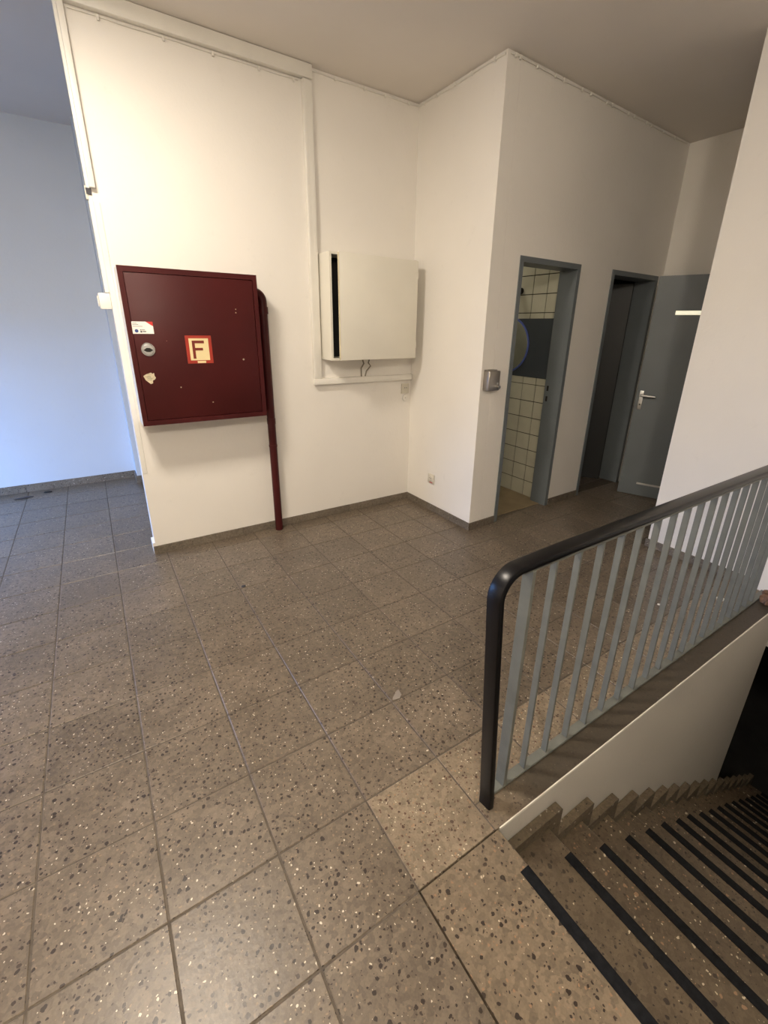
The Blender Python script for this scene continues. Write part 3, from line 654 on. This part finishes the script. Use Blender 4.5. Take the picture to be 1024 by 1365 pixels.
# steel box on the door wall
dp = thing('steel_dispenser', 'small brushed steel box with a push knob on the wall left of the washroom door', 'dispenser', MC @ Vector((0.09, 0, 1.12)))
dmx = MC
b = mb()
po = [(0.022, 0.0), (0.022, -0.050), (0.030, -0.060), (0.135, -0.060), (0.143, -0.050), (0.143, 0.0)]
prism(b, po, 1.122, 1.262, 'z', dmx); obj('case', b, M['steel'], dp, bevel=0.006, seg=2)
b = mb(); prism(b, [(0.026, 0.0), (0.026, -0.040), (0.120, -0.040), (0.120, 0.0)], 1.2625, 1.270, 'z', dmx); obj('lid', b, M['steel'], dp)
b = mb(); cyl(b, MC @ Vector((0.112, -0.060, 1.150)), MC @ Vector((0.112, -0.082, 1.147)), 0.010, 0.013, 14); obj('knob', b, M['chrome'], dp, smooth=True)
b = mb(); cyl(b, MC @ Vector((0.112, -0.0602, 1.172)), MC @ Vector((0.112, -0.063, 1.172)), 0.008, n=14); obj('window', b, M['alu'], dp, smooth=True)

# ------------------------------------------------------------------ small things on the floor
def blob(name, loc, sx, sy, sz, mat, label, cat, rot=0, jit=0.25, sub=1):
    b = mb(); bmesh.ops.create_icosphere(b, subdivisions=sub, radius=1)
    for v in b.verts:
        v.co *= 1 + random.uniform(-jit, jit); v.co = Vector((v.co.x * sx, v.co.y * sy, max(v.co.z, -0.5) * sz))
        v.co.rotate(Matrix.Rotation(rot, 3, 'Z')); v.co += Vector(loc)
    return tag(obj(name, b, mat), label, cat)
b = mb(); prism(b, [(-0.020, -0.022), (0.022, -0.018), (0.018, 0.004), (0.006, 0.010), (0.004, 0.022), (-0.022, 0.018)], 0.0012, 0.0025, 'z', Matrix.Translation((3.02, 0.852, 0)))
tag(obj('paper_scrap', b, M['paper']), 'small white paper scrap on the floor behind the railing bars', 'paper')
blob('plaster_crumb', (2.74, 1.046, 0.0045), 0.016, 0.012, 0.006, M['paper'], 'white plaster crumb on the floor behind the railing', 'debris')
blob('plaster_crumb', (2.62, 1.02, 0.004), 0.010, 0.010, 0.005, M['paper'], 'smaller white crumb left of the other crumb behind the railing', 'debris')
blob('wood_splinter', (-0.72, 5.06, 0.007), 0.095, 0.012, 0.010, M['ink'], 'long dark splinter on the hallway floor near the skirting', 'debris', rot=0.15)
blob('dirt_clump', (-0.55, 5.145, 0.007), 0.035, 0.016, 0.010, M['dark'], 'small dark dirt clump beside the splinter at the hallway skirting', 'debris')
blob('dirt_crumb', (0.568, 2.518, 0.005), 0.014, 0.012, 0.007, M['ink'], 'tiny black crumb on the floor in front of the red cabinet', 'debris')
b = mb(); prism(b, [(math.cos(a) * (0.026 + 0.010 * math.sin(3 * a)), math.sin(a) * (0.020 + 0.006 * math.cos(2 * a))) for a in [i * math.pi / 8 for i in range(16)]], 0.0008, 0.0012, 'z', Matrix.Translation((0.898, 1.276, 0)) @ Matrix.Rotation(0.6, 4, 'Z'))
tag(obj('floor_stain', b, plain('pale_dried_splash', (0.25, 0.22, 0.19), 0.6, var=0.1)), 'pale dried splash on a tile in the middle of the floor', 'stain')
cl = thing('debris_clump', 'brown crumbled clump with a pale ring at the far end of the kerb', 'debris', (3.20, 0.68, 0))
b = mb()
for q in ((3.200, 0.682, 0.03, 0.034), (3.222, 0.690, 0.058, 0.026), (3.176, 0.672, 0.022, 0.022), (3.225, 0.668, 0.060, 0.024)):
    g = bmesh.ops.create_icosphere(b, subdivisions=2, radius=q[3], matrix=Matrix.Translation(q[:3]))
    for v in g['verts']: v.co += Vector([random.uniform(-.006, .006) for _ in range(3)]); v.co.z = max(v.co.z, 0.001)
obj('crumbled_lump', b, M['dust'], cl)
b = mb(); tube(b, [(3.176 + 0.026 * math.cos(a), 0.652 + 0.010 * math.sin(a), 0.030 + 0.026 * math.sin(a)) for a in [i * math.pi / 10 for i in range(21)]], 0.0035, 6); obj('pale_ring', b, M['whitepl'], cl, smooth=True)
